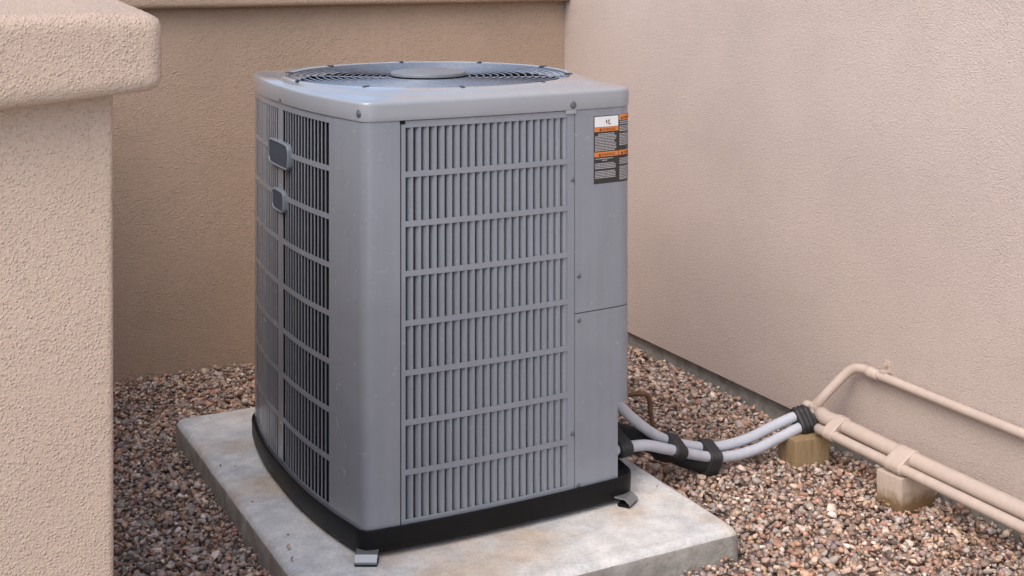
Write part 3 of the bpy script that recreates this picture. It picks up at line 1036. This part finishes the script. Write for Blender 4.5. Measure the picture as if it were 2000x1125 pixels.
# ------------------------------------------------------------------ tan painted pipes along the wall
PX, PZ = 2.222, .041
pr_ = thing('pipe_run', 'thick and thin tan pipes strapped together, resting on wooden blocks', 'pipes', (PX, 2.2, 0))
fat = [(2.243, 2.605, .040), (2.233, 2.582, .044), (2.221, 2.55, .045), (2.223, 2.48, .044), (2.222, 2.25, PZ), (2.222, 1.9, PZ), (2.222, 1.3, PZ - .002), (2.222, 0.2, PZ - .002)]
cc = catmull(fat, 12)
rads = [.0130 if p[1] > 2.60 else .0165 if p[1] > 2.585 else .0188 for p in cc]
a = sharp(obj('thick_pipe', *sweep(cc, rads, 20), M_PIPE), 50)
thin = [(2.216, 2.572, .012), (2.197, 2.548, .020), (2.187, 2.5, .027), (2.187, 2.4, .026), (2.188, 2.2, .025), (2.188, 1.9, .024), (2.188, 1.3, .023), (2.188, .2, .023)]
c = tube('thin_pipe', thin, .0122, M_PIPE)
keep_world(pr_, a, c)
for yy, hl_ in ((2.497, .017), (2.275, .026)):
    ca = np.array(cc); pa = ca[int(np.argmin(abs(ca[:, 1] - yy)))]
    tb = np.array(catmull(thin, 12)); pb = tb[int(np.argmin(abs(tb[:, 1] - yy)))]
    pa = pa.copy(); pb = pb.copy(); pa[1] = pb[1] = yy
    k = hull_wrap('strap', (pa + pb) / 2, (0, -1, 0), hl_, [(pa, .0188), (pb, .0122)], 3, M_PIPE, pr_, .0028, .03, 0.0)
# small painted fitting where the thick pipe starts
k = sharp(obj('fitting', *sweep(catmull([(2.215, 2.628, .056), (2.222, 2.600, .060), (2.226, 2.585, .060)], 6), [.008, .011, .011, .011, .009, .011, .011, .011, .011, .009, .011, .0112, .008], 12), M_PIPE), 40)
keep_world(pr_, k)

wp = thing('wall_pipe', 'single thin tan pipe clamped to the house wall with a swan-neck bend', 'pipe', (2.3, 2.3, 0))
UX, UZ = 2.3, .1685
bend = [(2.222, 2.604, .036), (2.224, 2.598, .056), (2.232, 2.58, .082), (2.258, 2.562, .118), (2.280, 2.545, .148), (2.292, 2.527, .1645), (2.299, 2.505, .169), (UX, 2.48, UZ)]
a = tube('bend', bend, .0118, M_PIPE)
c = tube('straight_pipe', [(UX, 2.481, UZ), (UX, 2.0, UZ - .001), (UX, 1.2, UZ - .001), (UX, .2, UZ)], .0112, M_PIPE, n=4)
d_ = tube('coupling', [(UX, 2.522, UZ), (UX, 2.517, UZ), (UX, 2.505, UZ), (UX, 2.5, UZ), (UX, 2.49, UZ), (UX, 2.486, UZ)], [.012, .0145, .0145, .0132, .0145, .012], M_PIPE, n=1)
d_.location = (-.001, -.035, 0)
keep_world(wp, a, c, d_)
bm = bmesh.new()
def bx(bm, lo, hi, bev=.001):
    r_ = bmesh.ops.create_cube(bm, size=1)
    for v in r_['verts']: v.co = Vector((lo[i] + (v.co[i] + .5) * (hi[i] - lo[i]) for i in range(3)))
    es = list({e for v in r_['verts'] for e in v.link_edges})
    bmesh.ops.bevel(bm, geom=es, offset=bev, segments=2, affect='EDGES')
bx(bm, (WX - .006, 2.424, UZ + .006), (WX + .001, 2.445, UZ + .037))
bx(bm, (UX - .006, 2.425, UZ + .0095), (WX - .004, 2.444, UZ + .0155))
bx(bm, (WX - .016, 2.430, UZ + .024), (WX - .004, 2.439, UZ + .033), .002)
k = from_bm('wall_clamp', bm, M_PIPE)
keep_world(wp, k)

# ------------------------------------------------------------------ wooden blocks
def block(lo, hi, rz, mat, label, seed):
    cx, cy = (lo[0] + hi[0]) / 2, (lo[1] + hi[1]) / 2
    w_, d2, h_ = hi[0] - lo[0], hi[1] - lo[1], hi[2] - lo[2]
    o = rounded_box('wooden_block', (-w_ / 2, -d2 / 2, 0), (w_ / 2, d2 / 2, h_), .0015, .012, mat, None, bump=.0007, bscale=50, seed=seed)
    o.location = (cx, cy, lo[2]); o.rotation_euler = (0, 0, math.radians(rz))
    tag(o, label, 'block', 'wooden blocks under the pipes')
block((2.135, 2.555, -.115), (2.235, 2.635, -.003), -8, M_WOOD, 'bare yellow-brown wooden block under the taped joint of the pipes', 1)
block((2.170, 2.245, -.125), (2.285, 2.32, .0085), 4, M_WOODP, 'wooden block painted tan under the strapped thick and thin pipes', 5)
